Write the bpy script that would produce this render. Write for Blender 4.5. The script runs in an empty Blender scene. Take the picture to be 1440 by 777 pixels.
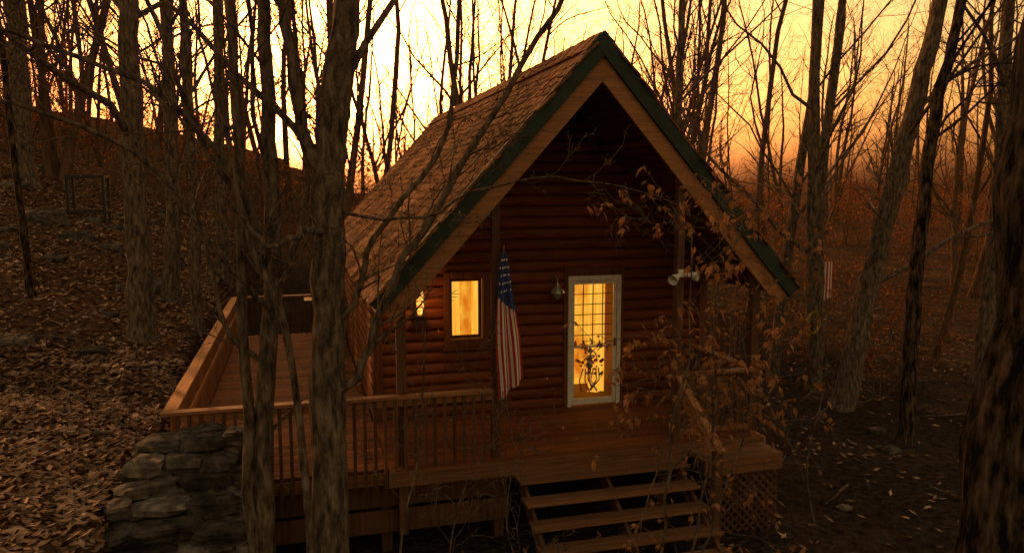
import bpy, math, random
import numpy as np
from mathutils import Vector
random.seed(7); rng=np.random.default_rng(7)
scene=bpy.context.scene

# ------------------------------------------------------------------ materials
def nodes_of(m):
    m.use_nodes=True; nt=m.node_tree; nt.nodes.clear(); return nt,nt.nodes,nt.links
def surf(name,cols,scale=(1,1,1),ns=4.0,detail=6,rough=.85,bump=.4,bdist=.02,isl=.35,spec=.2,transl=0.0,metal=0.0):
    m=bpy.data.materials.new(name); nt,N,L=nodes_of(m)
    out=N.new('ShaderNodeOutputMaterial'); bs=N.new('ShaderNodeBsdfPrincipled')
    tc=N.new('ShaderNodeTexCoord'); mp=N.new('ShaderNodeMapping'); mp.inputs['Scale'].default_value=scale
    no=N.new('ShaderNodeTexNoise'); no.inputs['Scale'].default_value=ns; no.inputs['Detail'].default_value=detail; no.inputs['Roughness'].default_value=.65
    cr=N.new('ShaderNodeValToRGB'); el=cr.color_ramp.elements
    while len(el)>1: el.remove(el[-1])
    el[0].position=cols[0][0]; el[0].color=(*cols[0][1],1)
    for p,c in cols[1:]:
        e=el.new(p); e.color=(*c,1)
    geo=N.new('ShaderNodeNewGeometry')
    mr=N.new('ShaderNodeMapRange'); mr.inputs['To Min'].default_value=1-isl; mr.inputs['To Max'].default_value=1+isl
    hs=N.new('ShaderNodeHueSaturation')
    L.new(tc.outputs['Object'],mp.inputs['Vector']); L.new(mp.outputs[0],no.inputs['Vector'])
    L.new(no.outputs['Fac'],cr.inputs['Fac']); L.new(geo.outputs['Random Per Island'],mr.inputs['Value'])
    L.new(cr.outputs['Color'],hs.inputs['Color']); L.new(mr.outputs[0],hs.inputs['Value'])
    L.new(hs.outputs[0],bs.inputs['Base Color'])
    bs.inputs['Roughness'].default_value=rough; bs.inputs['Specular IOR Level'].default_value=spec; bs.inputs['Metallic'].default_value=metal
    if bump>0:
        bp=N.new('ShaderNodeBump'); bp.inputs['Strength'].default_value=bump; bp.inputs['Distance'].default_value=bdist
        L.new(no.outputs['Fac'],bp.inputs['Height']); L.new(bp.outputs[0],bs.inputs['Normal'])
    if transl>0:
        tr=N.new('ShaderNodeBsdfTranslucent'); mx=N.new('ShaderNodeMixShader'); mx.inputs[0].default_value=transl
        L.new(hs.outputs[0],tr.inputs['Color']); L.new(bs.outputs[0],mx.inputs[1]); L.new(tr.outputs[0],mx.inputs[2]); L.new(mx.outputs[0],out.inputs[0])
    else: L.new(bs.outputs[0],out.inputs[0])
    return m
def wood(name,c,axis,isl=.3,rough=.7,dark=.45,bump=.5,spec=.2):
    sc={'x':(1.2,22,22),'y':(22,1.2,22),'z':(22,22,1.2)}[axis]
    d=tuple(v*dark for v in c)
    return surf(name,[(.3,d),(.5,c),(.72,tuple(min(1,v*1.35) for v in c))],sc,1.6,6,rough,bump,.01,isl,spec)
def emit(name,cols,strength,ns=2.0,scale=(1,1,1)):
    m=bpy.data.materials.new(name); nt,N,L=nodes_of(m)
    out=N.new('ShaderNodeOutputMaterial'); e=N.new('ShaderNodeEmission'); tc=N.new('ShaderNodeTexCoord')
    mp=N.new('ShaderNodeMapping'); mp.inputs['Scale'].default_value=scale
    no=N.new('ShaderNodeTexNoise'); no.inputs['Scale'].default_value=ns; cr=N.new('ShaderNodeValToRGB')
    el=cr.color_ramp.elements; el[0].position=cols[0][0]; el[0].color=(*cols[0][1],1); el[1].position=cols[1][0]; el[1].color=(*cols[1][1],1)
    L.new(tc.outputs['Object'],mp.inputs[0]); L.new(mp.outputs[0],no.inputs['Vector']); L.new(no.outputs['Fac'],cr.inputs[0]); L.new(cr.outputs[0],e.inputs[0]); L.new(e.outputs[0],out.inputs[0])
    e.inputs[1].default_value=strength
    return m

M={}
M['bark']=surf('bark_grey',[(.34,(.026,.019,.014)),(.5,(.105,.076,.057)),(.66,(.21,.16,.125))],(8,8,2.4),2.2,8,.9,1.0,.05,.05,.05)
M['bark_dark']=surf('bark_dark',[(.42,(.008,.006,.005)),(.52,(.055,.037,.027)),(.64,(.125,.085,.06))],(11,11,2.6),1.5,8,.95,1.0,.09,.05,.05)
M['bark_far']=surf('bark_far',[(.3,(.055,.033,.021)),(.7,(.145,.09,.058))],(3,3,.8),2.0,2,.95,.0,.03,.15,0)  # reddened, lifted bark colour stands in for haze on distant trees
M['log_wall']=wood('log_siding_wood',(.125,.032,.012),'x',.22,.6)
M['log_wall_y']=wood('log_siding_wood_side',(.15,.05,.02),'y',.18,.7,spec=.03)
M['trim']=wood('trim_wood',(.11,.038,.017),'z',.2)
M['rake']=wood('rake_board_wood',(.25,.11,.047),'x',.12,.6,.6)
M['deck']=wood('deck_board_wood',(.16,.052,.02),'x',.35,.65,spec=.06)
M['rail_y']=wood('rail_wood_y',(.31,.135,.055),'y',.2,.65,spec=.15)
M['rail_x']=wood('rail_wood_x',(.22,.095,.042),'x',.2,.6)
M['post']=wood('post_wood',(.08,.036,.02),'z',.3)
M['plank']=wood('plank_wood',(.24,.10,.042),'z',.3)
M['tread']=wood('tread_wood',(.16,.075,.038),'x',.3,.65,spec=.1)
M['shake']=surf('cedar_shakes',[(.34,(.035,.014,.007)),(.5,(.17,.066,.025)),(.68,(.33,.145,.058))],(14,14,3),1.5,7,.75,.9,.02,.5,.07)
M['roofedge']=surf('drip_edge_metal',[(.3,(.012,.02,.017)),(.7,(.024,.035,.029))],(1,1,1),5,3,.6,.1,.01,.1)
M['soffit']=wood('soffit_boards',(.085,.024,.01),'y',.25)
M['white']=surf('white_paint',[(.3,(.46,.43,.39)),(.7,(.68,.65,.61))],(1,1,1),12,4,.5,.1,.005,.0)
M['black']=surf('black_metal',[(.3,(.012,.011,.01)),(.7,(.03,.028,.026))],(1,1,1),12,3,.5,.1,.005,.0)
M['steel']=surf('galvanized_metal',[(.3,(.2,.19,.18)),(.7,(.38,.36,.34))],(1,1,1),12,3,.4,.1,.005,.0,.5,0,.6)
M['stone']=surf('field_stone',[(.32,(.02,.017,.015)),(.5,(.075,.062,.052)),(.7,(.18,.15,.13))],(1,1,1),6,8,.9,1.0,.06,.6,.08)
M['leaf']=surf('dead_leaves',[(.3,(.09,.046,.028)),(.5,(.19,.108,.066)),(.7,(.33,.21,.145))],(1,1,1),3,2,.8,.0,.01,.65,.15)
M['leaf_hang']=surf('beech_leaves',[(.3,(.20,.08,.03)),(.7,(.38,.17,.07))],(1,1,1),6,2,.7,.0,.01,.4,.2,.45)
M['brush']=surf('oak_brush_leaves',[(.3,(.18,.055,.018)),(.7,(.36,.125,.04))],(1,1,1),.4,1,.8,.0,.01,.55,.0,.5)
M['flag_r']=surf('flag_red',[(.3,(.32,.02,.025)),(.7,(.45,.035,.04))],(1,1,1),30,2,.7,.05,.005,.0,.2,.2)
M['flag_w']=surf('flag_white',[(.3,(.6,.56,.52)),(.7,(.76,.72,.67))],(1,1,1),30,2,.7,.05,.005,.0,.2,.2)
M['flag_b']=surf('flag_blue',[(.3,(.03,.045,.16)),(.7,(.045,.07,.24))],(1,1,1),30,2,.7,.05,.005,.0,.2,.2)
M['yellow']=surf('yellow_hose',[(.3,(.28,.19,.03)),(.7,(.4,.28,.05))],(1,1,1),10,2,.6,.05,.005,.0)
M['red']=surf('red_fabric',[(.3,(.4,.08,.03)),(.7,(.65,.22,.07))],(1,1,1),10,2,.8,.05,.005,.4,.2,.4)
M['green']=surf('dried_grass',[(.3,(.2,.14,.05)),(.7,(.4,.26,.09))],(1,1,1),10,2,.8,.05,.005,.4,.2,.4)
M['room']=emit('glowing_room_wall',[(.34,(.70,.17,.008)),(.62,(1,.46,.04))],1.0,2.6,(2,2,1))  # wall emits by itself, standing in for lamplight in the room
M['curtain']=emit('glowing_curtain',[(.3,(1,.34,.02)),(.68,(1,.58,.07))],1.0,3,(9,9,.5))  # curtain glow is emission, in place of light from indoors
M['lamp']=emit('lamp_glow',[(.4,(1,.22,.015)),(.6,(1,.6,.12))],1.9,26)

# ------------------------------------------------------------------ mesh builder
class MB:
    def __init__(s): s.v=[];s.f=[];s.n=0;s.mi=[]
    def add(s,V,F,mi=0):
        V=np.asarray(V,float);F=np.asarray(F,int)
        s.v.append(V); s.f.append(F+s.n); s.mi.append(np.full(len(F),mi)); s.n+=len(V)
    def obox(s,c,a,b,d,mi=0,jit=0):
        c,a,b,d=[np.array(q,float) for q in (c,a,b,d)]
        V=np.array([c+i*a+j*b+k*d for i in(-1,1) for j in(-1,1) for k in(-1,1)])
        if jit: V=V+rng.uniform(-jit,jit,V.shape)
        s.add(V,[(0,1,3,2),(4,6,7,5),(0,4,5,1),(2,3,7,6),(0,2,6,4),(1,5,7,3)],mi)
    def box(s,x0,x1,y0,y1,z0,z1,mi=0,jit=0):
        s.obox(((x0+x1)/2,(y0+y1)/2,(z0+z1)/2),((x1-x0)/2,0,0),(0,(y1-y0)/2,0),(0,0,(z1-z0)/2),mi,jit)
    def beam(s,p,q,w,h,mi=0,up=(0,0,1)):
        p=np.array(p,float);q=np.array(q,float);t=q-p;l=np.linalg.norm(t);t/=l
        r=np.cross(t,up); 
        if np.linalg.norm(r)<1e-3: r=np.array([1.,0,0])
        r/=np.linalg.norm(r);u=np.cross(r,t)
        s.obox((p+q)/2,t*l/2,r*w/2,u*h/2,mi)
    def tube(s,P,R,k=6,mi=0,jit=0,cap=True):
        P=np.asarray(P,float);R=np.asarray(R,float);n=len(P)
        T=np.gradient(P,axis=0);T/=np.linalg.norm(T,axis=1)[:,None]+1e-9
        m=T.mean(0);ref=np.array([1.,.13,.07]) if abs(m[0])<.7*np.linalg.norm(m)+1e-9 else np.array([.1,.2,1.])
        A=np.cross(T,ref);A/=np.linalg.norm(A,axis=1)[:,None]+1e-9;B=np.cross(T,A)
        th=np.arange(k)*2*np.pi/k
        rr=R[:,None]*np.ones(k)
        if jit: rr=rr*(1+jit*np.sin(th*3+P[:,2:3]*1.7)+jit*rng.uniform(-1,1,(n,k)))
        V=P[:,None,:]+rr[:,:,None]*(np.cos(th)[None,:,None]*A[:,None,:]+np.sin(th)[None,:,None]*B[:,None,:])
        i=np.arange(n-1)[:,None]*k;j=np.arange(k)[None,:];j2=(j+1)%k
        F=np.stack([i+j,i+j2,i+k+j2,i+k+j],-1).reshape(-1,4)
        s.add(V.reshape(-1,3),F,mi)
    def obj(s,name,mats,parent=None,loc=(0,0,0),smooth=False,bevel=0):
        V=np.concatenate(s.v)-np.array(loc)
        me=bpy.data.meshes.new(name)
        F=[f.tolist() for f in s.f]; F=[q for g in F for q in g]
        me.from_pydata(V.tolist(),[],F)
        if not isinstance(mats,(list,tuple)): mats=[mats]
        for m in mats: me.materials.append(m)
        if len(mats)>1: me.polygons.foreach_set('material_index',np.concatenate(s.mi).astype(np.int32))
        if smooth: me.polygons.foreach_set('use_smooth',np.ones(len(me.polygons),bool))
        me.update()
        o=bpy.data.objects.new(name,me); scene.collection.objects.link(o); o.location=loc
        if parent: o.parent=parent
        if bevel:
            b=o.modifiers.new('bevel','BEVEL');b.width=bevel;b.segments=2;b.limit_method='ANGLE'
        return o
def empty(name,loc=(0,0,0)):
    e=bpy.data.objects.new(name,None); e.location=loc; scene.collection.objects.link(e); return e

# ------------------------------------------------------------------ terrain
def sst(a,b,x):
    t=np.clip((x-a)/(b-a),0,1); return t*t*(3-2*t)
def H(x,y):
    x=np.asarray(x,float);y=np.asarray(y,float)
    st=1.5*sst(1.5,1.95,-x)
    a=np.maximum(0,-x-1.9); sl=13*(1-np.exp(-.27*a/13))
    b=np.maximum(0,y-12); bk=11*(1-np.exp(-.12*b/11))*(.22+.78*(1-sst(-1,13,x)))
    out=np.maximum(sst(1.6,3,-x),sst(7.5,11,x)); out=np.maximum(out,sst(21,26,y)); 
    n=.10*np.sin(.9*x+.4*y)*np.sin(.7*y-.3*x+1)+.05*np.sin(2.3*x+1.1*y)*np.sin(1.9*y-.8*x)+.25*np.sin(.21*x+.5)*np.sin(.17*y+.3*np.sin(.1*x))
    n2=.02*np.sin(4*x+2*y)*np.sin(3.3*y-x)
    return st+sl+bk+n*(.15+.85*out)+n2
xs=np.concatenate([np.linspace(-260,-32,24),np.linspace(-30,-10,50),np.arange(-9.8,16,.18),np.linspace(16.5,45,70),np.linspace(48,330,26)])
ys=np.concatenate([np.linspace(-60,-4,12),np.arange(-3,30,.22),np.linspace(30.5,70,70),np.linspace(73,420,30)])
X,Y=np.meshgrid(xs,ys); Z=H(X,Y)
g=MB(); nx=len(xs); ny=len(ys)
i=np.arange(ny-1)[:,None]*nx;j=np.arange(nx-1)[None,:]
g.add(np.stack([X,Y,Z],-1).reshape(-1,3),np.stack([i+j,i+j+1,i+nx+j+1,i+nx+j],-1).reshape(-1,4))
def ground_mat():
    m=bpy.data.materials.new('forest_floor'); nt,N,L=nodes_of(m)
    out=N.new('ShaderNodeOutputMaterial'); bs=N.new('ShaderNodeBsdfPrincipled'); tc=N.new('ShaderNodeTexCoord')
    vo=N.new('ShaderNodeTexVoronoi'); vo.inputs['Scale'].default_value=13
    nz=N.new('ShaderNodeTexNoise'); nz.inputs['Scale'].default_value=9; nz.inputs['Detail'].default_value=7
    n2=N.new('ShaderNodeTexNoise'); n2.inputs['Scale'].default_value=.5; n2.inputs['Detail'].default_value=4
    c1=N.new('ShaderNodeValToRGB'); e=c1.color_ramp.elements
    e[0].position=.0; e[0].color=(.035,.018,.011,1); e[1].position=1; e[1].color=(.17,.095,.055,1); q=e.new(.5); q.color=(.085,.045,.026,1)
    c2=N.new('ShaderNodeValToRGB'); e=c2.color_ramp.elements
    e[0].position=.3; e[0].color=(.012,.009,.008,1); e[1].position=.75; e[1].color=(.052,.038,.03,1)
    mx=N.new('ShaderNodeMixRGB'); at=N.new('ShaderNodeAttribute'); at.attribute_name='litter'
    add=N.new('ShaderNodeMath'); add.operation='MULTIPLY_ADD'; add.inputs[1].default_value=1.2; 
    sub=N.new('ShaderNodeMath'); sub.operation='SUBTRACT'; sub.inputs[1].default_value=.6; sub.use_clamp=False
    L.new(tc.outputs['Object'],vo.inputs['Vector']); L.new(tc.outputs['Object'],nz.inputs['Vector']); L.new(tc.outputs['Object'],n2.inputs['Vector'])
    L.new(vo.outputs['Color'],c1.inputs[0]); L.new(nz.outputs['Fac'],c2.inputs[0])
    L.new(n2.outputs['Fac'],sub.inputs[0]); L.new(sub.outputs[0],add.inputs[0]); L.new(at.outputs['Fac'],add.inputs[2]); add.use_clamp=True
    L.new(add.outputs[0],mx.inputs[0]); L.new(c2.outputs[0],mx.inputs[1]); L.new(c1.outputs[0],mx.inputs[2])
    L.new(mx.outputs[0],bs.inputs['Base Color']); bs.inputs['Roughness'].default_value=.95; bs.inputs['Specular IOR Level'].default_value=.0
    ad=N.new('ShaderNodeMath'); ad.operation='ADD'; L.new(vo.outputs['Distance'],ad.inputs[0]); L.new(nz.outputs['Fac'],ad.inputs[1])
    bp=N.new('ShaderNodeBump'); bp.inputs['Strength'].default_value=.8; bp.inputs['Distance'].default_value=.05
    L.new(ad.outputs[0],bp.inputs['Height']); L.new(bp.outputs[0],bs.inputs['Normal']); L.new(bs.outputs[0],out.inputs[0])
    return m
def litter(x,y):
    return np.clip(np.maximum.reduce([sst(1.4,2.2,-x),.8*sst(12,19,x+.1*(y-12)),.9*sst(24,34,y)]),.08,1)
go=g.obj('ground',ground_mat(),smooth=True)
at=go.data.attributes.new('litter','FLOAT','POINT'); at.data.foreach_set('value',litter(X,Y).reshape(-1).astype(np.float32))

def leaves(mb,C,size,flat=.35,mi=0):
    n=len(C); a=rng.uniform(0,2*np.pi,n); s=size*rng.uniform(.6,1.3,n)
    U=np.stack([np.cos(a),np.sin(a),rng.uniform(-flat,flat,n)],-1); W=np.stack([-np.sin(a),np.cos(a),rng.uniform(-flat,flat,n)],-1)
    U*=s[:,None];W*=s[:,None]*.42
    up=np.array([0,0,1.])*s[:,None]*.18
    V=np.stack([C-U,C-W*.9+up*rng.uniform(-1,1,(n,1)),C+U,C+W*.9+up*rng.uniform(-1,1,(n,1))],1).reshape(-1,3)
    k=np.arange(n)[:,None]*4; F=np.concatenate([np.hstack([k,k+1,k+2,k+3])])
    mb.add(V,F,mi)
def scatter(x0,x1,y0,y1,n): return rng.uniform(x0,x1,n),rng.uniform(y0,y1,n)
mb=MB(); PX=[];PY=[]
for (a,b,c,d,n) in [(-9,-1.8,4,14,38000),(-16,-1.8,13,30,28000),(8,20,6,30,12000),(-1,9,5,9.3,700),(6.8,10,6,20,1400),(-1.7,1,3.5,9,250),(10,40,20,50,6000),(-25,-2,28,50,7000)]:
    x,y=scatter(a,b,c,d,n)
    clump=.55+.45*np.sin(1.3*x+.8*y)*np.sin(1.1*y-.7*x+2)
    k=rng.uniform(0,1,n)<np.where(x>6.8,(litter(x,y)*.85+.14)*clump,.6+.4*clump); PX.append(x[k]);PY.append(y[k])
x=np.concatenate(PX);y=np.concatenate(PY)
leaves(mb,np.stack([x,y,H(x,y)+rng.uniform(.01,.05,len(x))],-1),.07,.5)
mb.obj('fallen_leaves',M['leaf'])

# ------------------------------------------------------------------ cabin
cabin=empty('log_cabin')
DZ=1.2; CX=3.8; YG=9.3; YB=21.5; YW=11.47; AP=6.62; SL=1.115; HW=2.95
WL,WR=1.1,6.5; DR=6.32
def logrow(mb,p0,p1,z,nrm,pitch=.17,dep=.06):
    a=np.linspace(-np.pi/2,np.pi/2,7); off=np.array(nrm,float)
    V=[];p0=np.array([*p0,0.]);p1=np.array([*p1,0.])
    for p in (p0,p1):
        for t in a: V.append(p+off*dep*max(0,math.cos(t))**.7+np.array([0,0,z+pitch/2*math.sin(t)]))
    F=[(k,k+1,8+k,7+k) for k in range(6)]
    mb.add(V,F)
    mb.add(V[:7]+[V[0]],[(0,1,2,3),(0,3,4,6)])
    mb.add(V[7:]+[V[7]],[(0,1,2,3),(0,3,4,6)])
DX0,DX1,DT=4.10,5.00,DZ+2.13
WX0,WX1,WB,WT=2.20,2.72,DZ+1.2,DZ+2.14
fw=MB(); z=DZ+.085; row=0
while z<AP-.3:
    hw=min(2.7,(AP-.2-z)/SL)
    segs=[(CX-hw,CX+hw)]
    def cut(segs,a,b):
        o=[]
        for s,e in segs:
            if b<=s or a>=e: o.append((s,e)); continue
            if s<a:o.append((s,a))
            if e>b:o.append((b,e))
        return o
    if z<DT: segs=cut(segs,DX0,DX1)
    if WB-.06<z<WT+.06: segs=cut(segs,WX0,WX1)
    jx=CX+rng.uniform(-1.8,1.8); segs=cut(segs,jx,jx+.004)
    for s,e in segs: logrow(fw,(s,YW),(e,YW),z,(0,-1,0))
    z+=.17
fw.obj('front_log_wall',M['log_wall'],cabin,smooth=True)
sw=MB(); z=.1
while z<AP-HW*SL+.2:
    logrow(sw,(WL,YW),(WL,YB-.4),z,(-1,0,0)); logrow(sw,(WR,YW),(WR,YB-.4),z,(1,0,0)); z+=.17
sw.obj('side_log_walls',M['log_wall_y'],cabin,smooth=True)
bw=MB(); z=.1
while z<AP-.3:
    hw=min(2.7,(AP-.2-z)/SL); logrow(bw,(CX-hw,YB-.4),(CX+hw,YB-.4),z,(0,1,0)); z+=.17
bw.obj('back_log_wall',M['log_wall'],cabin)
t=MB()
for x in (WL,WR): t.box(x-.07,x+.07,YW-.09,YW+.09,DZ+.0,3.6)
t.box(WX0-.09,WX0-.001,YW-.09,YW+.02,WB-.12,WT+.1); t.box(WX1+.001,WX1+.09,YW-.09,YW+.02,WB-.12,WT+.1)
t.box(WX0,WX1,YW-.088,YW+.02,WT,WT+.1); t.box(WX0-.12,WX1+.12,YW-.13,YW+.02,WB-.16,WB-.122)
t.box(WX0,WX1,YW-.088,YW+.02,WB-.12,WB)
t.box(DX0-.06,DX1+.06,YW-.1,YW+.03,DT+.001,DT+.13); t.box(DX0-.06,DX0-.002,YW-.09,YW+.03,DZ,DT); t.box(DX1+.002,DX1+.06,YW-.09,YW+.03,DZ,DT)
t.obj('window_trim',M['trim'],cabin,bevel=.006)
t=MB(); t.box(WX0,WX1,YW+.02,YW+.06,WB,WB+.05);t.box(WX0,WX1,YW+.02,YW+.06,WT-.05,WT)
t.box(WX0,WX0+.05,YW+.02,YW+.06,WB+.05,WT-.05);t.box(WX1-.05,WX1,YW+.02,YW+.06,WB+.05,WT-.05)
t.obj('window_sash',M['trim'],cabin)
def pleat(mb,x0,x1,y,z0,z1,amp=.02,fr=50):
    n=int((x1-x0)/.01)+2; xx=np.linspace(x0,x1,n); yy=y+amp*np.sin(fr*xx)
    V=np.concatenate([np.stack([xx,yy,np.full(n,z0)],-1),np.stack([xx,yy,np.full(n,z1)],-1)])
    k=np.arange(n-1)[:,None]; mb.add(V,np.hstack([k,k+1,n+k+1,n+k]))
t=MB(); pleat(t,WX0,WX0+.2,YW+.14,WB,WT); pleat(t,WX1-.14,WX1,YW+.14,WB,WT); t.obj('window_curtain',M['curtain'],cabin)
t=MB(); t.box(WX0-.3,WX1+.3,YW+.6,YW+.62,WB-.3,WT+.3); t.box(DX0-.3,DX1+.3,YW+1.3,YW+1.32,DZ,DT+.2); t.obj('glowing_room_back_wall',M['room'],cabin)
t=MB(); t.box(WX0-.32,WX0-.3,YW+.05,YW+.6,WB-.3,WT+.3);t.box(WX1+.3,WX1+.32,YW+.05,YW+.6,WB-.3,WT+.3)
t.box(DX0-.32,DX0-.3,YW+.05,YW+1.3,DZ,DT+.2);t.box(DX1+.3,DX1+.32,YW+.05,YW+1.3,DZ,DT+.2);t.box(DX0-.3,DX1+.3,YW+.05,YW+1.3,DZ-.02,DZ+.0)
t.box(DX0-.3,DX1+.3,YW+.05,YW+1.3,DT+.2,DT+.22);t.box(WX0-.3,WX1+.3,YW+.05,YW+.6,WT+.3,WT+.32);t.box(WX0-.3,WX1+.3,YW+.05,YW+.6,WB-.32,WB-.3)
t.obj('interior_lining',M['rake'],cabin)
# door
t=MB(); fx0,fx1=DX0+.0,DX1
t.box(fx0,fx0+.06,YW-.12,YW+.04,DZ+.01,DT-.08);t.box(fx1-.06,fx1,YW-.12,YW+.04,DZ+.01,DT-.08);t.box(fx0,fx1,YW-.12,YW+.04,DT-.08,DT)
ix0,ix1=fx0+.065,fx1-.065
t.box(ix0,ix0+.05,YW-.085,YW-.045,DZ+.03,DT-.085);t.box(ix1-.05,ix1,YW-.085,YW-.045,DZ+.03,DT-.085)
t.box(ix0+.05,ix1-.05,YW-.085,YW-.045,DZ+.03,DZ+.13);t.box(ix0+.05,ix1-.05,YW-.085,YW-.045,DT-.14,DT-.085);t.box(ix0+.05,ix1-.05,YW-.083,YW-.047,DZ+.96,DZ+.99)
t.obj('door_frame',M['white'],cabin,bevel=.005)
t=MB()
for k in range(1,4): 
    xx=ix0+.05+(ix1-ix0-.1)*k/4; t.box(xx-.007,xx+.007,YW-.03,YW-.02,DZ+.99,DT-.14)
for k in range(1,6):
    zz=DZ+.99+(DT-.14-DZ-.99)*k/6; t.box(ix0+.05,ix1-.05,YW-.019,YW-.01,zz-.006,zz+.006)
t.box(ix1-.045,ix1-.02,YW-.12,YW-.088,DZ+.98,DZ+1.1)
t.obj('door_muntins',M['black'],cabin)
t=MB(); pleat(t,ix0+.03,ix0+.13,YW+.16,DZ,DT-.1,.02,60); pleat(t,ix0+.46,ix1-.02,YW+.35,DZ+.1,DT-.1,.03,30); t.obj('door_curtain',M['curtain'],cabin)
# dried-flower spray and ribbons hung on the lower door glass
t=MB()
for k in range(60):
    a=rng.uniform(0,6.28); rr=abs(rng.normal())*.10; c=np.array([4.53+rr*math.cos(a)*1.2,YW+.01+rng.uniform(-.03,.02),DZ+.68+rr*math.sin(a)*1.6]); r=rng.uniform(.012,.034)
    t.tube([c-[0,0,r],c-[.005,0,r*.4],c+[0,.005,r*.5],c+[0,0,r]],[.003,r,r*.8,.003],6,int(rng.choice([0,0,1,1,2])))
for k in range(7):
    x0=4.40+k*.045; t.tube([(x0,YW,DZ+.6),(x0+rng.normal()*.03,YW+.01,DZ+.4),(x0+rng.normal()*.05,YW,DZ+.2+rng.uniform(0,.12))],[.012,.010,.018],5,int(rng.choice([0,0,2])))
for k in range(5):
    cx=ix0+.1+k*.14;r=rng.uniform(.018,.03); t.tube([(cx,YW-.0,DZ+.99),(cx,YW-.0,DZ+1.01),(cx,YW,DZ+1.03),(cx,YW,DZ+1.04+r)],[.02,r,r*.7,.01],8,int(rng.choice([0,1,2])))
t.obj('door_flower_spray',[M['red'],M['green'],M['white']],cabin,smooth=False)
l=bpy.data.lights.new('door_fill_light','POINT'); l.energy=3.5; l.color=(1,.5,.16); l.shadow_soft_size=.05  # added fill light just inside the door, brightens the flower spray
o=bpy.data.objects.new('door_fill_light',l); o.location=(4.5,YW+.09,DZ+2.0); o.parent=cabin; scene.collection.objects.link(o)
# roof structure
sl=math.hypot(1,SL); L0=HW*sl
def side(sg):
    d=np.array([sg,0,-SL])/sl; n=np.array([sg*SL,0,1])/sl; return d,n
ap=np.array([CX,0,AP])
rs=MB(); sof=MB(); rk=MB(); ed=MB(); sh=MB(); pur=MB()
for sg in(-1,1):
    d,n=side(sg)
    ym=(YG+YB)/2
    rs.obox(ap+d*L0/2-n*.06+np.array([0,ym,0]),d*L0/2,np.array([0,(YB-YG)/2-.02,0]),n*.05)
    k=0; s=.1
    while s<L0-.05:
        sof.obox(ap+d*(s+.07)-n*.125+np.array([0,ym,0]),d*.067,np.array([0,(YB-YG)/2-.06,0]),n*.012); s+=.142
    ed.obox(ap+d*(L0/2)-n*.06+np.array([0,YG-.014-.002*sg,0]),d*(L0/2+.04),np.array([0,.03,0]),n*.105)
    ed.obox(ap+d*(L0+.02)-n*.05+np.array([0,ym,0]),d*.02,np.array([0,(YB-YG)/2,0]),n*.08)
    rk.obox(ap+d*(L0/2+.0)-n*.27+np.array([0,YG+.03+.002*sg,0]),d*(L0/2+.02),np.array([0,.022,0]),n*.105)
    rk.obox(ap+d*(L0/2+.0)-n*.22+np.array([0,YB-.1+.002*sg,0]),d*(L0/2-.1),np.array([0,.022,0]),n*.09)
    for s in(.25,1.5,2.9,4.1):
        pur.obox(ap+d*s-n*.21+np.array([0,(YG+YW)/2+.05,0]),d*.05,np.array([0,(YW-YG)/2-.02,0]),n*.075)
    s=L0+.03; row=0
    while s>.34:
        y=YG-.02+rng.uniform(-.1,0)
        while y<YB:
            w=rng.uniform(.06,.16); ln=min(rng.uniform(.28,.40),s-.06)
            c=ap+d*(s-ln/2)+n*(.012+.012)+np.array([0,min(y+w/2,YB),0])
            tilt=.055+rng.uniform(-.02,.04)
            dd=d*math.cos(tilt)+n*math.sin(tilt); nn=np.cross(dd,[0,1,0]); nn*=np.sign(nn.dot(n))
            sh.obox(c+d*rng.uniform(-.02,.05),dd*ln/2,np.array([0,w/2-.003,0]),nn*rng.uniform(.006,.012)); y+=w
        s-=.165; row+=1
    ed.obox(ap+d*.17+n*.018+np.array([0,ym,0]),d*.17,np.array([0,(YB-YG)/2-.03,0]),n*.01)
rs.obj('roof_deck',M['roofedge'],cabin); sof.obj('roof_soffit',M['soffit'],cabin); rk.obj('rake_boards',M['rake'],cabin,bevel=.006)
ed.obj('roof_edge_trim',M['roofedge'],cabin); sh.obj('roof_shakes',M['shake'],cabin); pur.obj('roof_purlins',M['soffit'],cabin)
t=MB()
for sg in(-1,1):
    d,n=side(sg)
    y=YG
    while y<YB-.1:
        t.obox(ap+d*.14+n*(.052+.007*(int(y*5)%2))+np.array([0,y+.12,0]),d*.15,np.array([0,.13,0]),n*.009); y+=.2
t.obj('ridge_cap',M['shake'],cabin)
n=420; s=rng.uniform(.2,L0,n); y=rng.uniform(YG,YB,n); d,nn=side(-1)
C=ap+d*s[:,None]+nn*.075+np.stack([np.zeros(n),y,np.zeros(n)],-1); t=MB(); leaves(t,C,.055,.4); t.obj('roof_leaves',M['leaf'],cabin)
# posts
t=MB()
for x in (2.42,5.02): t.box(x-.055,x+.055,YG+.12,YG+.23,DZ,AP-abs(x-CX)*SL-.42)
for x in (1.2,6.22): t.box(x-.06,x+.06,YG+.12,YG+.24,DZ-.9,AP-abs(x-CX)*SL-.3)
for x in (-1.35,1.0,2.5,4.9,6.1): t.box(x-.07,x+.07,YG+.3,YG+.44,-.2,DZ-.05)
t.obj('porch_posts',M['post'],cabin,bevel=.008)
t=MB(); y=YG
while y<YW-.05:
    t.box(1.02,DR-.02,y+.004,y+.136,DZ-.035,DZ,0); y+=.14
y=YG+.12
while y<19.2:
    t.box(-1.46,1.01,y+.004,y+.136,DZ-.036,DZ-.002,0); y+=.14
t.obj('deck_boards',M['deck'],cabin,bevel=.004)
n=300; x=np.concatenate([rng.uniform(-1.4,1,220),rng.uniform(1.1,6,80)]); y=np.concatenate([rng.uniform(9.6,19,220),rng.uniform(9.4,11.3,80)])
t=MB(); leaves(t,np.stack([x,y,np.full(n,DZ+.015)],-1),.05,.25); t.obj('deck_leaves',M['leaf'],cabin)
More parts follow.
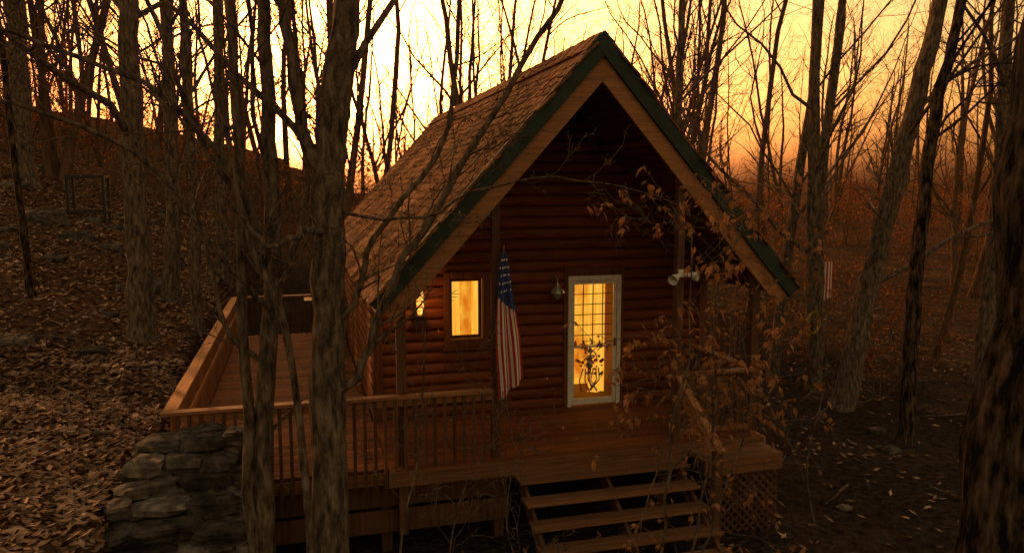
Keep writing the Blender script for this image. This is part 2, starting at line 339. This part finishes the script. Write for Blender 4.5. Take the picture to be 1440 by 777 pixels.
t=MB(); t.box(1.0,DR,YG-.035,YG-.002,DZ-.2,DZ-.005); t.box(-1.5,1.0,YG+.085,YG+.118,DZ-.2,DZ-.04)
t.obj('deck_fascia',M['tread'],cabin,bevel=.005)
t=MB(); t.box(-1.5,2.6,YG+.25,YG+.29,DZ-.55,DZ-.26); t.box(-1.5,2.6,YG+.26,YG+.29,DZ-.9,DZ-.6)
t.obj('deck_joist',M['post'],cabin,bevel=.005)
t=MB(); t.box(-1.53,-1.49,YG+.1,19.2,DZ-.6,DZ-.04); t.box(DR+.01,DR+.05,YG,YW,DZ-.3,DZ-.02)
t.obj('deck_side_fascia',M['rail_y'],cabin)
# railings
cap=MB(); bal=MB(); capy=MB(); pl=MB()
zc=DZ+.95
cap.box(-1.58,1.1,YG+.0,YG+.14,zc-.04,zc); cap.box(1.104,2.36,YG-.0,YG+.14,zc-.045,zc-.005); cap.box(-1.4,2.36,YG+.05,YG+.09,zc-.14,zc-.05)
x=-1.4
while x<2.34: bal.box(x-.02,x+.02,YG+.015,YG+.05,DZ-.22,zc-.05); x+=.125
cap.box(5.08,DR-.05,YG+.1,YG+.24,zc-.04,zc); cap.box(5.08,6.15,YG+.13,YG+.2,DZ+.08,DZ+.15)
x=5.16
while x<6.15: bal.box(x-.035,x+.035,YG+.15,YG+.175,DZ+.15,zc-.045); x+=.12
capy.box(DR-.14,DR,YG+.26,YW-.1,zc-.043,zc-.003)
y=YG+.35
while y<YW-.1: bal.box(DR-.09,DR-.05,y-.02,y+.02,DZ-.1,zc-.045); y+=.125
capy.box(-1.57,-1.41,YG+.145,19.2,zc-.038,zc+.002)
y=YG+.16
while y<19.1: pl.box(-1.5,-1.475,y+.003,y+.137,DZ,zc-.045); y+=.14
capy.box(-1.47,-1.44,YG+.2,19.1,DZ+.5,DZ+.59)
cap.box(-1.4,1.0,19.1,19.24,zc-.04,zc)
x=-1.35
while x<1.0: bal.box(x-.02,x+.02,19.15,19.19,DZ,zc-.045); x+=.125
capy.beam((5.03,YG+.1,zc-.02),(5.03,8.25,1.42),.11,.045); capy.beam((5.03,YG+.1,zc-.2),(5.03,8.4,1.25),.035,.13)
bal.box(4.98,5.08,8.3,8.4,-.05,1.4); bal.box(2.42,2.5,YG-.0+.2,YG+.28,DZ,zc)
cap.obj('rail_caps_front',M['rail_x'],cabin,bevel=.005); capy.obj('rail_caps_side',M['rail_y'],cabin,bevel=.005); bal.obj('rail_balusters',M['post'],cabin); pl.obj('rail_planks',M['plank'],cabin)
# stairs
t=MB(); 
for k in range(6):
    zt=DZ-.19*(k+1); yf=YG-.04-.28*(k+1)
    t.box(2.62+.01*k,5.0+.012*k,yf,yf+.135,zt-.04,zt); t.box(2.62+.01*k,5.0+.012*k,yf+.142,yf+.275,zt-.04,zt-.001)
t.obj('stair_treads',M['tread'],cabin,bevel=.006)
t=MB()
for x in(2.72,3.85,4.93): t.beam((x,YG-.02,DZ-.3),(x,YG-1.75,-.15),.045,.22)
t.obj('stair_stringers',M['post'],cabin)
t=MB()
for k in range(3): t.box(5.15,DR-.05,YG-.48+k*.14,YG-.48+k*.14+.132,DZ-.1,DZ-.06)
t.box(5.12,DR-.03,YG-.52,YG-.482,DZ-.3,DZ-.062)
t.obj('side_bench_boards',M['tread'],cabin,bevel=.005)
t=MB(); LX0,LX1=5.2,DR-.05
for k in range(-8,16):
    a=5.2+k*.12
    for sg in (1,-1):
        x0,x1=(a,a+.85) if sg>0 else (a+.85,a)
        z0,z1=.05,.9
        tt=sorted([(LX0-x0)/(x1-x0),(LX1-x0)/(x1-x0)]); a0=max(0,tt[0]);a1=min(1,tt[1])
        if a1>a0+.02:
            t.beam((x0+(x1-x0)*a0,YG-.46+.012*(sg>0),z0+(z1-z0)*a0),(x0+(x1-x0)*a1,YG-.46+.012*(sg>0),z0+(z1-z0)*a1),.03,.009,0,(0,1,0))
for k in range(10): 
    y=YG-.4+k*.2; t.beam((DR+.0,y,.05),(DR+.0,y+.6,.85),.009,.03); t.beam((DR-.015,y+.6,.05),(DR-.015,y,.85),.009,.03)
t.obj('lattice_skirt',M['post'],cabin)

# wall lamps
def lantern(x,z):
    e=empty('wall_lantern',(x,YW-.14,z)); t=MB()
    t.box(-.05,.05,.05,.08,-.22,.22)
    for a in(-1,1):
        for b in(-1,1): t.box(a*.065-.006,a*.065+.006,b*.05-.006,b*.05+.006,-.22,.22)
    t.box(-.08,.08,-.065,.065,.22,.235); t.box(-.08,.08,-.065,.065,-.235,-.22); t.obox((0,0,.26),(.045,0,0),(0,.045,0),(0,0,.025))
    for k in(-.1,0,.1): t.box(-.07,.07,-.056,-.05,k-.004,k+.004)
    t.obj('lantern_cage',M['black'],e)
    t=MB(); t.tube([(0,0,-.21),(0,0,-.1),(0,0,.1),(0,0,.21)],[.03,.055,.055,.03],10); t.obj('lantern_glow',M['lamp'],e,smooth=True)
    l=bpy.data.lights.new('lantern_light','POINT'); l.energy=8; l.color=(1,.4,.09); l.shadow_soft_size=.05
    o=bpy.data.objects.new('lantern_light',l); o.location=(0,-.16,0); o.parent=e; scene.collection.objects.link(o)
lantern(1.73,DZ+1.84)
e=empty('barn_wall_light',(3.85,YW-.06,DZ+2.0)); t=MB()
a=np.linspace(0,np.pi,10)
t.tube(np.stack([np.zeros(10),-.12+.12*np.cos(a),.06+.1*np.sin(a)],-1),[.011]*10,8)
t.tube([(0,-.24,.06),(0,-.24,.02),(0,-.24,-.02),(0,-.24,-.07),(0,-.24,-.1)],[.02,.035,.06,.10,.11],16); t.tube([(0,.0,.06),(0,-.02,.06)],[.05,.05],12)
t.tube([(0,-.24,-.07),(0,-.24,-.16),(0,-.24,-.2)],[.045,.05,.01],10)
t.obj('lamp_shade',M['steel'],e,smooth=True)
e=empty('flood_light',(5.02,YG+.08,DZ+2.35)); t=MB()
for sg in(-1,1):
    d=np.array([sg*.8,-.5,-.25+.1*sg]);d/=np.linalg.norm(d); p=np.array([sg*.03,0,0.])
    t.tube([p,p+d*.06,p+d*.1,p+d*.2],[.02,.03,.045,.075],12)
t.box(-.05,.05,-.0,.03,-.04,.06); t.obj('lamp_heads',M['white'],e,smooth=False)

# flag
e=empty('american_flag',(2.42,YG+.1,DZ))
t=MB(); nc,nr=26,70
us=np.linspace(0,1,nc+1);vs=np.linspace(0,1,nr+1)
V=[]
for v in vs:
    for u in us:
        w=.05+.27*min(1,v*1.5)**.8
        x=.05+ (u-.5)*w + .10*v ; y=-.16+.055*math.sin(u*13+v*2.0)*min(1,.2+v)+.03*math.sin(v*5)
        z=2.74-1.74*v-.18*(1-u)*v*v+ .1*(u)*v
        V.append((x,y,z))
F=[];mi=[]
for r in range(nr):
    for c in range(nc):
        F.append((r*(nc+1)+c,r*(nc+1)+c+1,(r+1)*(nc+1)+c+1,(r+1)*(nc+1)+c))
        mi.append(2 if (r<nr*(.48-.006*(26-c))) else (0 if (c//2)%2==0 else 1))
t.add(V,F); t.mi=[np.array(mi)]
Va=np.array(V)
for r in range(5,int(nr*.36),4):
    for c in range(3+(r//4)%2*3,25,5):
        p=Va[r*(nc+1)+c]+np.array([0,-.010,0]); s=.017
        t.add([p+[s*math.sin(q*math.pi/5*1)*(1 if q%2==0 else .45),0,s*math.cos(q*math.pi/5)*(1 if q%2==0 else .45)] for q in range(10)],[(0,1,2,3),(0,3,4,5),(0,5,6,7),(0,7,8,9)],1)
o=t.obj('flag_cloth',[M['flag_r'],M['flag_w'],M['flag_b']],e,smooth=True)
t=MB(); t.tube([(0,0,1.75),(.03,-.1,2.4),(.055,-.17,2.8)],[.013,.012,.01],8); t.obj('flag_pole',M['steel'],e)

# stone steps / retaining wall at deck corner
t=MB()
def rock(mb,c,s,n=9,m=7,p=.6,bl=1.0):
    ph=rng.uniform(0,6,6); V=[];F=[]
    yaw=rng.uniform(-.25,.25)
    for a in range(m+1):
        for b in range(n):
            th=math.pi*a/m;f=2*math.pi*b/n
            ct,st=math.cos(th),math.sin(th);cf,sf=math.cos(f),math.sin(f)
            q=lambda w: math.copysign(abs(w)**p,w)
            r=1+.12*math.sin(3*f+ph[0]+2*th)+.10*math.sin(4*th+ph[1]+f)+rng.uniform(-.05,.05)
            lx=s[0]*r*q(st)*q(cf);ly=s[1]*r*q(st)*q(sf)
            V.append((c[0]+lx*math.cos(yaw)-ly*math.sin(yaw),c[1]+lx*math.sin(yaw)+ly*math.cos(yaw),c[2]+s[2]*r*q(ct)))
    for a in range(m):
        for b in range(n): F.append((a*n+b,a*n+(b+1)%n,(a+1)*n+(b+1)%n,(a+1)*n+b))
    mb.add(V,F)
def stones(x0,x1,y0,y1,z0,z1,sz=.3):
    x=x0
    while x<x1-.06:
        w=min(rng.uniform(.5,2.1)*sz,x1-x); y=y0+rng.uniform(-.12,.10)
        while y<y1-.05:
            dl=min(rng.uniform(.6,1.4)*sz,y1-y)
            if w>.06 and dl>.06: rock(t,(x+w/2,y+dl/2,(z0+z1)/2+rng.uniform(-.04,.04)),(w*.56,dl*.56,(z1-z0)*.56*rng.uniform(.7,1.4)))
            y+=dl
        x+=w
nl=16
for k in range(nl):
    z1=1.98-k*.14; yf=8.8-.26*k+rng.uniform(-.12,.12)
    stones(-1.75-.06*k,-.68+rng.uniform(-.14,.1)+.035*k,max(yf,8.7-.26*k),min(9.24,yf+1.2),z1-.14,z1)
o=t.obj('stone_steps',M['stone'],smooth=False)
t=MB(); t.box(-1.7,-.85,8.75,9.2,-.2,1.83)
for k in range(12): t.box(-1.72-.05*k,-.80,8.62-.26*k,8.76-.26*k+.17,-.2,1.72-k*.14)
t.obj('stone_core',M['stone'],o)
t=MB()
for k in range(60):
    y=rng.uniform(8,34); x=-2.6-rng.uniform(0,.55)*y
    s=rng.uniform(.08,.2)*(1.0+.03*y); rock(t,(x,y,float(H(x,y))-.1*s),(s*1.2,s,s*.55))
for k in range(30):
    x=rng.uniform(7.5,22);y=rng.uniform(7,28);s=rng.uniform(.06,.2); rock(t,(x,y,float(H(x,y))),(s*1.3,s,s*.5))
for k in range(46):
    x=rng.uniform(-.9,2.4);y=rng.uniform(6.5,9.1);s=rng.uniform(.03,.12); rock(t,(x,y,float(H(x,y))),(s*1.3,s,s*.5))
for (x,y,s) in [(-6.3,22.3,.45),(-5.2,21,.3),(-2.6,6.6,.15),(-.6,8.2,.3),(-.4,7.9,.2)]: rock(t,(x,y,float(H(x,y))),(s*1.3,s,s*.6))
t.obj('rocks',M['stone'])

# ------------------------------------------------------------------ trees
def unit(v): return v/(np.linalg.norm(v)+1e-9)
def perp(d):
    a=rng.normal(size=3); a-=a.dot(d)*d; return unit(a)
def branch(mb,p,d,L,r,lv,mx,nch,wob=.16,up=.06,leafpts=None,ang=(.5,1.1),rend=.25):
    n=[9,7,5,4,3][min(lv,4)]
    P=[p];dd=unit(d)
    for k in range(n-1):
        dd=unit(dd+rng.normal(size=3)*wob+np.array([0,0,up])); P.append(P[-1]+dd*L/(n-1))
    P=np.array(P); R=np.maximum(r*np.linspace(1,rend,n),.0028)
    mb.tube(P,R,[8,6,4,3,3][min(lv,4)])
    if leafpts is not None and lv>=mx-1: leafpts.extend([P[-1],P[-2]])
    if lv<mx: kids(mb,P,R,L,lv,mx,nch,wob,up,leafpts,ang,.2)
def kids(mb,P,R,L,lv,mx,nch,wob,up,leafpts,ang,t0,Lf=(.35,.6)):
    n=len(P)
    for k in range(nch[min(lv,len(nch)-1)]):
        t=t0+(1-t0)*rng.uniform(0,1)**.9*.98; q=t*(n-1);i=int(q);f=q-i
        pp=P[i]*(1-f)+P[min(i+1,n-1)]*f; rr=R[i]*(1-f)+R[min(i+1,n-1)]*f
        td=unit(P[min(i+1,n-1)]-P[max(i-1,0)] if i==n-1 else P[i+1]-P[i]); a=rng.uniform(*ang)
        cd=td*math.cos(a)+perp(td)*math.sin(a)
        branch(mb,pp,cd,L*rng.uniform(*Lf)*(1-.45*t),rr*rng.uniform(.4,.62),lv+1,mx,nch,wob*1.15,up,leafpts,ang)
def variant(name,h,r,mx=4,nch=(15,5,4,2)):
    mb=MB(); n=12; P=[np.array([0,0,-.4])]; d=unit(np.array([rng.normal()*.06,rng.normal()*.06,1]))
    for k in range(n-1):
        d=unit(d+rng.normal(size=3)*.065+[0,0,.05]); P.append(P[-1]+d*h/(n-1))
    P=np.array(P);R=r*np.linspace(1,.22,n);R[0]*=1.35
    mb.tube(P,R,9,jit=.05)
    kids(mb,P,R*.8,h*.65,0,mx,nch,.16,.08,None,(.4,.95),.22)
    V=mb.obj(name,M['bark_far']); me=V.data; bpy.data.objects.remove(V)
    me.polygons.foreach_set('use_smooth',np.ones(len(me.polygons),bool)); return me
vars_=[variant('distant_tree_mesh',rng.uniform(13,21),rng.uniform(.10,.21)) for k in range(9)]
forest=empty('distant_trees')
def inst(me,x,y,s,parent,nm):
    o=bpy.data.objects.new(nm,me); o.location=(x,y,float(H(x,y))-.1); o.rotation_euler=(rng.normal()*.06,rng.normal()*.075,rng.uniform(0,6.28)); o.scale=(s,s,s*rng.uniform(.9,1.15)); o.parent=parent; scene.collection.objects.link(o)
for k in range(205):
    y=21+85*rng.uniform(0,1)**.85
    x=rng.uniform(-.4*y-2,1.3*y+4)
    if y<26 and -2.5<x<9: continue
    inst(vars_[rng.integers(9)],x,y,rng.uniform(.7,1.2),forest,'tree')
for k in range(34):
    y=rng.uniform(26,60); inst(vars_[rng.integers(9)],rng.uniform(-.5,-.06)*y,y,rng.uniform(.5,.95),forest,'tree')
for k in range(24):   # woods directly behind the cabin
    y=rng.uniform(25,55); inst(vars_[rng.integers(9)],rng.uniform(-.02,.55)*y,y,rng.uniform(.75,1.2),forest,'tree')
for k in range(12):
    inst(vars_[rng.integers(9)],rng.uniform(14,34),rng.uniform(13,22),rng.uniform(.6,.9),forest,'tree')
def sapling(name,h,nl,ms):
    mb=MB(); lp=[]
    for q in range(3):
        d=unit(np.array([rng.normal()*.35,rng.normal()*.35,1])); branch(mb,np.array([0,0,0.]),d,h*rng.uniform(.6,1),.022,0,3,(7,4,2),.12,.05,lp,(.4,1.0))
    lp=np.array(lp); idx=rng.integers(0,len(lp),nl); C=lp[idx]+rng.normal(size=(nl,3))*.16
    leaves(mb,C,.07,1.0,1)
    V=mb.obj(name,[M['bark_far'],ms]); me=V.data; bpy.data.objects.remove(V); return me
saps=[sapling('sapling_mesh',rng.uniform(2.5,4.5),n,M['brush']) for n in (230,420,110,300)]
brush=empty('forest_undergrowth')
for k in range(280):
    y=24+80*rng.uniform(0,1)**.9; x=rng.uniform(-.45*y,1.3*y+4)
    if x<-2 and y<32: continue
    inst(saps[rng.integers(4)],x,y,rng.uniform(.6,1.5),brush,'sapling')
for k in range(34):
    y=rng.uniform(32,52); inst(saps[rng.integers(4)],rng.uniform(-.42,-.02)*y,y,rng.uniform(.5,1.2),brush,'sapling')
for k in range(20):
    inst(saps[rng.choice([0,2])],rng.uniform(11,28),rng.uniform(14,24),rng.uniform(.4,.9),brush,'sapling')

def smooth_path(P,k):
    P=np.array(P,float); tt=np.linspace(0,len(P)-1,len(P)*k); Q=[]
    for t_ in tt:
        i=min(int(t_),len(P)-2);f=t_-i
        p0=P[max(i-1,0)];p1=P[i];p2=P[i+1];p3=P[min(i+2,len(P)-1)]
        Q.append(.5*((2*p1)+(-p0+p2)*f+(2*p0-5*p1+4*p2-p3)*f*f+(-p0+3*p1-3*p2+p3)*f**3))
    return np.array(Q)
def tree(name,pts,rad,mat='bark',start=.35,nk=9,Lf=(.3,.5),mx=4,nch=(9,5,4,3),extra=(),sides=14,Lb=None):
    mb=MB(); Q=smooth_path(pts,6); Q+=rng.normal(size=Q.shape)*[rad*.07,rad*.07,0]; R=rad*np.linspace(1,.4,len(Q)); R[0]*=1.5;R[1]*=1.2
    R*=1+rng.normal(size=len(R))*.03
    mb.tube(Q,R,sides,jit=.045)
    L=np.linalg.norm(Q[-1]-Q[0]) if Lb is None else Lb
    kids(mb,Q,R*.62,L,0,mx,(nk,)+nch[1:],.15,.05,None,(.5,1.15),start,Lf)
    for (ep,r0,r1,ek,el) in extra:
        Q2=smooth_path(ep,4);R2=np.linspace(r0,r1,len(Q2)); Q2[1:]+=rng.normal(size=Q2[1:].shape)*.012; mb.tube(Q2,R2,9,jit=.06)
        kids(mb,Q2,R2*.7,el,1,4,(0,ek,4,3),.17,.03,None,(.4,1.0),.15,(.3,.6))
    return mb.obj(name,M[mat],loc=tuple(pts[0]),smooth=True)
# foreground trees
tree('maple_tree',[(.16,7,-.2),(.2,7,1.3),(.25,7,3.8),(.3,7,5.1),(.48,7.05,6.4),(.6,7.2,9),(.9,7.4,13)],.19,'bark',.45,8,extra=[
   ([(.3,6.95,2.85),(.52,6.9,3.1),(.78,6.85,3.83),(1.14,6.8,4.42),(1.68,6.8,5.3),(2.4,6.8,6.5),(3.2,6.9,8.5)],.045,.02,14,2.4),
   ([(.3,6.95,3.5),(.5,6.9,3.75),(.68,6.95,4.3),(1.35,7.1,5.2),(1.5,7.2,6.4),(1.7,7.2,9)],.035,.016,9,1.8),
   ([(.28,7,4.75),(.1,6.95,5.1),(.0,6.9,5.7),(-.1,6.9,7.2),(-.3,6.9,9)],.065,.035,6,2),
   ([(.38,7,4.5),(1.0,6.6,4.45),(1.7,6.4,4.75),(2.6,6.3,4.75),(3.4,6.3,4.55)],.016,.004,16,1.8),
   ([(.3,7,4.3),(.05,6.7,4.35),(-.25,6.5,4.25),(-.5,6.4,4.6)],.04,.012,7,1.3)])
tree('birch_tree',[(-.4,7.3,-.2),(-.36,7.3,2.3),(-.22,7.3,4.2),(-.22,7.3,5.5),(-.2,7.3,7),(0,7.4,11)],.10,'bark',.4,7,extra=[
   ([(-.4,7.3,.3),(-.5,7.25,1.8),(-.5,7.25,3.6),(-.48,7.25,5.2),(-.5,7.2,8)],.06,.035,6,1.6),
   ([(-.3,7.25,3.9),(-.45,7.1,4.7),(-.75,7,5.15),(-1.1,6.9,5.5),(-1.8,6.9,5.8),(-2.4,6.8,6.0)],.036,.014,16,2.0),
   ([(-.3,7.25,4.3),(-.7,7.1,5.0),(-.95,7,5.7),(-1.25,6.9,6.6)],.032,.016,11,1.8),
   ([(-.25,7.25,3.6),(-.6,6.8,4.1),(-1.1,6.5,4.9),(-1.9,6.2,5.3),(-2.6,6.0,5.4)],.028,.01,16,1.8),
   ([(-.3,7.3,3.1),(-.65,7.2,3.5),(-.8,7.2,4.3),(-1.2,7.2,4.9)],.028,.01,10,1.5),
   ([(-.2,7.3,3.7),(.0,7.2,4.2),(.1,7.2,4.9),(.0,7.2,6.5)],.038,.016,6,1.3)])
tree('young_tree',[(.08,6.8,-.1),(.0,6.8,2.2),(-.15,6.8,3.6),(-.4,6.8,4.3),(-.6,6.8,5.6)],.042,'bark',.4,8,sides=8)
tree('young_tree',[(.85,7.6,-.1),(.95,7.6,1.2),(1.15,7.7,2.0),(1.25,7.8,3.4)],.016,'bark',.2,9,sides=6,Lf=(.4,.65),mx=3,Lb=2.4)
tree('young_tree',[(1.5,7.2,-.1),(1.35,7.2,.8),(1.5,7.2,1.7),(1.9,7.2,2.3)],.013,'bark',.2,10,sides=6,Lf=(.4,.65),mx=3,Lb=2.4)
tree('young_tree',[(2.2,6.9,-.1),(2.1,6.9,.7),(1.9,7.0,1.4),(2.0,7,2.2)],.012,'bark',.15,9,sides=6,Lf=(.35,.6),mx=3,Lb=2)
tree('young_tree',[(6.9,8.8,-.1),(6.7,8.8,.9),(7.0,8.9,2),(7.1,9,3.2)],.016,'bark',.15,10,sides=6,Lf=(.35,.6),mx=3,Lb=2.6)
tree('oak_tree',[(3.5,3.2,-.2),(3.62,3.2,1),(3.8,3.3,2.6),(4.05,3.4,5.1),(4.3,3.5,8),(4.6,3.6,12)],.27,'bark_dark',.6,7,sides=28)
tree('hillside_tree',[(-2.7,14.8,1.9),(-2.72,14.8,4),(-2.7,14.8,7),(-2.5,14.8,11),(-2.4,15,17)],.24,'bark',.3,12)
tree('hillside_tree',[(-2.7,18,2.2),(-2.55,18,5),(-2.5,18,9),(-2.3,18,18)],.19,'bark',.25,12)
tree('hillside_tree',[(-1.95,16,1.9),(-1.9,16,5),(-1.95,16,9),(-1.9,16,14)],.11,'bark',.3,10)
tree('hillside_tree',[(-7.7,26,float(H(-7.7,26))-.2),(-7.7,26,9),(-7.6,26,14),(-7.5,26,22)],.3,'bark',.2,12)
tree('hillside_tree',[(-4.8,16,2.6),(-4.9,16,5),(-5.0,16,7.5),(-5.2,16,10)],.075,'bark_dark',.3,9,sides=8)
tree('hillside_tree',[(-1.9,21,float(H(-1.9,21))-.2),(-1.8,21,7),(-1.7,21,12),(-1.5,21,18)],.16,'bark',.3,9)
tree('leaning_tree',[(10.9,13.3,-.2),(11.3,13.3,2),(11.9,13.2,5),(12.6,13.1,8.5),(13.2,13,13)],.27,'bark',.3,11)
tree('woodland_tree',[(10.7,11.3,-.2),(10.7,11.3,2.5),(10.9,11.3,5.8),(11.4,11.3,8.3),(11.7,11.3,13)],.15,'bark_dark',.3,11)
tree('woodland_tree',[(11.3,14.7,-.2),(11.0,14.6,4),(10.8,14.5,8),(10.7,14.5,15)],.18,'bark',.25,12)
tree('woodland_tree',[(10.9,15.8,-.2),(11.3,15.8,4),(11.8,15.8,8),(11.8,15.8,15)],.15,'bark',.25,12)
tree('woodland_tree',[(15.5,14.2,-.2),(15.7,14.2,5),(15.5,14.2,10),(15.5,14,16)],.2,'bark',.25,12)
tree('woodland_tree',[(9.0,17.5,-.2),(9.1,17.5,5),(9.2,17.5,10),(9.2,17.5,16)],.13,'bark',.25,12)
tree('woodland_tree',[(13.5,17.5,-.2),(13.4,17.5,5),(13.8,17.5,10),(14,17.5,16)],.16,'bark',.25,12)

# beech saplings in front of the porch with hanging dead leaves
def beech(stems,nleaf):
    mb=MB(); lp=[]
    for pts,r in stems:
        P=np.array(pts,float);tt=np.linspace(0,len(P)-1,16);Q=np.stack([np.interp(tt,range(len(P)),P[:,k]) for k in range(3)],-1)+rng.normal(size=(16,3))*.015
        R=np.linspace(r,r*.35,16); mb.tube(Q,R,6); kids(mb,Q,R,3.0,1,3,(0,14,5,3),.16,-.01,lp,(.7,1.4),.35,(.35,.6))
    lp=np.array(lp); idx=rng.integers(0,len(lp),nleaf); C=lp[idx]+rng.normal(size=(nleaf,3))*.025-np.array([0,0,.02])
    n=nleaf; a=rng.uniform(0,6.28,n); s=.048*rng.uniform(.6,1.35,n)[:,None]
    D=np.stack([np.cos(a)*.6,np.sin(a)*.6,-rng.uniform(.3,1.2,n)],-1)*s; W=np.stack([-np.sin(a),np.cos(a),rng.uniform(-.4,.4,n)],-1)*s*.5; K=np.stack([np.cos(a),np.sin(a),np.full(n,.3)],-1)*s*.3
    V=np.stack([C,C+D*.6+W,C+D*.9+K*.0,C+D*1.9,C+D*.6-W+K,C+D*1.3-W*.7+K],1).reshape(-1,3); k=np.arange(n)[:,None]*6
    mb.add(V,np.concatenate([np.hstack([k,k+1,k+3,k+2]),np.hstack([k,k+2,k+5,k+4])]),1)
    mb.obj('beech_sapling',[M['bark'],M['leaf_hang']])
beech([([(3.05,6.2,0),(3.2,6.2,1.5),(3.3,6.25,2.6),(3.45,6.2,3.4),(3.35,6.1,4.3)],.018),([(3.25,6.3,0),(3.6,6.3,1.4),(3.75,6.3,2.5),(3.7,6.3,3.6),(4.0,6.3,4.5)],.016)],720)
beech([([(2.9,6.5,0),(3.0,6.5,1.2),(3.3,6.5,2.2),(3.6,6.4,3.1)],.012),([(3.3,6.5,0),(3.9,6.6,1.2),(4.3,6.6,2.4),(4.2,6.6,3.4)],.013)],460)

t=MB(); t.tube([(1.0,8.6,.1),(1.5,8.2,.12),(2.0,8.0,.1),(2.5,8.1,.08)],[.05,.05,.045,.03],8,jit=.1); t.obj('fallen_branch',M['bark'],smooth=True)
t=MB()
for k in range(110):
    x=rng.uniform(-9,-2.2) if k%2 else rng.uniform(7,18); y=rng.uniform(6,24); a=rng.uniform(0,6.28);l=rng.uniform(.3,1.6)
    P=[(x+math.cos(a)*l*q+rng.normal()*.03,y+math.sin(a)*l*q+rng.normal()*.03,float(H(x+math.cos(a)*l*q,y+math.sin(a)*l*q))+.05) for q in (0,.3,.6,1)]
    t.tube(P,[.02,.018,.013,.006],5)
t.obj('fallen_twigs',M['bark'])
yy=24.;xx=-5.6; e=empty('plant_stand',(xx,yy,float(H(xx,yy)))); t=MB()
for a in(-.45,.45):
    for b in(-.3,.3): t.box(a-.035,a+.035,b-.035,b+.035,-.1,1.15)
for z in(.2,1.15): t.box(-.49,.49,-.34,-.27,z,z+.07); t.box(-.49,.49,.27,.34,z,z+.07); t.box(-.49,-.42,-.27,.27,z,z+.07); t.box(.42,.49,-.27,.27,z,z+.07)
t.obj('stand_frame',M['black'],e)
e=empty('garden_flag',(14.2,18.5,float(H(14.2,18.5)))); t=MB(); t.tube([(0,0,0),(0,0,2.6)],[.02,.015],6); t.obj('pole',M['black'],e)
t=MB()
for k in range(9): t.box(.03+k*.05,.08+k*.05,-.01+.015*math.sin(k),.0+.015*math.sin(k),1.35+.02*k,2.5,k%2)
t.obj('flag_cloth',[M['flag_r'],M['flag_w']],e)
t=MB(); a=np.linspace(0,2*np.pi,25); 
for q in range(3): t.tube(np.stack([10.9+.15*np.cos(a)+.01*q,np.full(25,14.35-.02*q),1.75+.24*np.sin(a)+.012*q],-1),[.013]*25,6)
t.obj('coiled_hose',M['yellow'],smooth=True)
e=empty('grill_cart',(0,0,0)); t=MB(); t.box(.35,.95,18.2,18.7,DZ+.25,DZ+.9)
for a in(.38,.92):
    for b in(18.23,18.67): t.box(a-.025,a+.025,b-.025,b+.025,DZ,DZ+.25)
t.box(.1,1.0,18.15,18.75,DZ+.9,DZ+.94); t.tube([(.36,18.45,DZ+.95),(.37,18.45,DZ+.96),(.93,18.45,DZ+.96),(.94,18.45,DZ+.95)],[.05,.24,.24,.05],12); t.obj('grill_body',M['black'],e)
t=MB()
for x in np.arange(10.2,12.0,.16): t.box(x-.045,x+.045,18.0,18.03,float(H(x,18))-.05,float(H(x,18))+1.25)
for z in(.35,1.05): t.box(10.1,12.0,18.032,18.07,float(H(11,18))+z,float(H(11,18))+z+.08)
t.obj('wooden_fence',M['post'])

# ------------------------------------------------------------------ light
AZ=math.radians(-30); EL=math.radians(15)
w=bpy.data.worlds.new('World'); scene.world=w; w.use_nodes=True; nt=w.node_tree; nt.nodes.clear()
sky=nt.nodes.new('ShaderNodeTexSky'); sky.sky_type='NISHITA'; sky.sun_disc=False; sky.sun_elevation=math.radians(4.6); sky.sun_rotation=math.radians(3)
sky.air_density=1.6; sky.dust_density=5.5; sky.ozone_density=.6
hs=nt.nodes.new('ShaderNodeHueSaturation'); hs.inputs['Saturation'].default_value=.82
tint=nt.nodes.new('ShaderNodeMixRGB'); tint.blend_type='MULTIPLY'; tint.inputs[0].default_value=1; tint.inputs[2].default_value=(1,.67,.40,1)
bg=nt.nodes.new('ShaderNodeBackground'); bg.inputs[1].default_value=.54; wo=nt.nodes.new('ShaderNodeOutputWorld')
nt.links.new(sky.outputs[0],hs.inputs['Color']); nt.links.new(hs.outputs[0],tint.inputs[1]); nt.links.new(tint.outputs[0],bg.inputs[0]); nt.links.new(bg.outputs[0],wo.inputs[0])
sd=Vector((math.sin(AZ)*math.cos(EL),math.cos(AZ)*math.cos(EL),math.sin(EL)))
s=bpy.data.lights.new('sun','SUN'); s.energy=5; s.angle=math.radians(1.0); s.color=(1,.40,.12)
so=bpy.data.objects.new('sun',s); so.rotation_euler=sd.to_track_quat('Z','Y').to_euler(); scene.collection.objects.link(so)
cam=bpy.data.cameras.new('camera'); cam.lens=27; cam.sensor_width=36; cam.clip_end=1500; cam.clip_start=.05
co=bpy.data.objects.new('camera',cam); co.location=(0,0,4.7); co.rotation_euler=(math.radians(90-6.5),0,math.radians(-15.6)); scene.collection.objects.link(co); scene.camera=co
scene.view_settings.view_transform='Standard'; scene.view_settings.look='None'; scene.view_settings.exposure=0
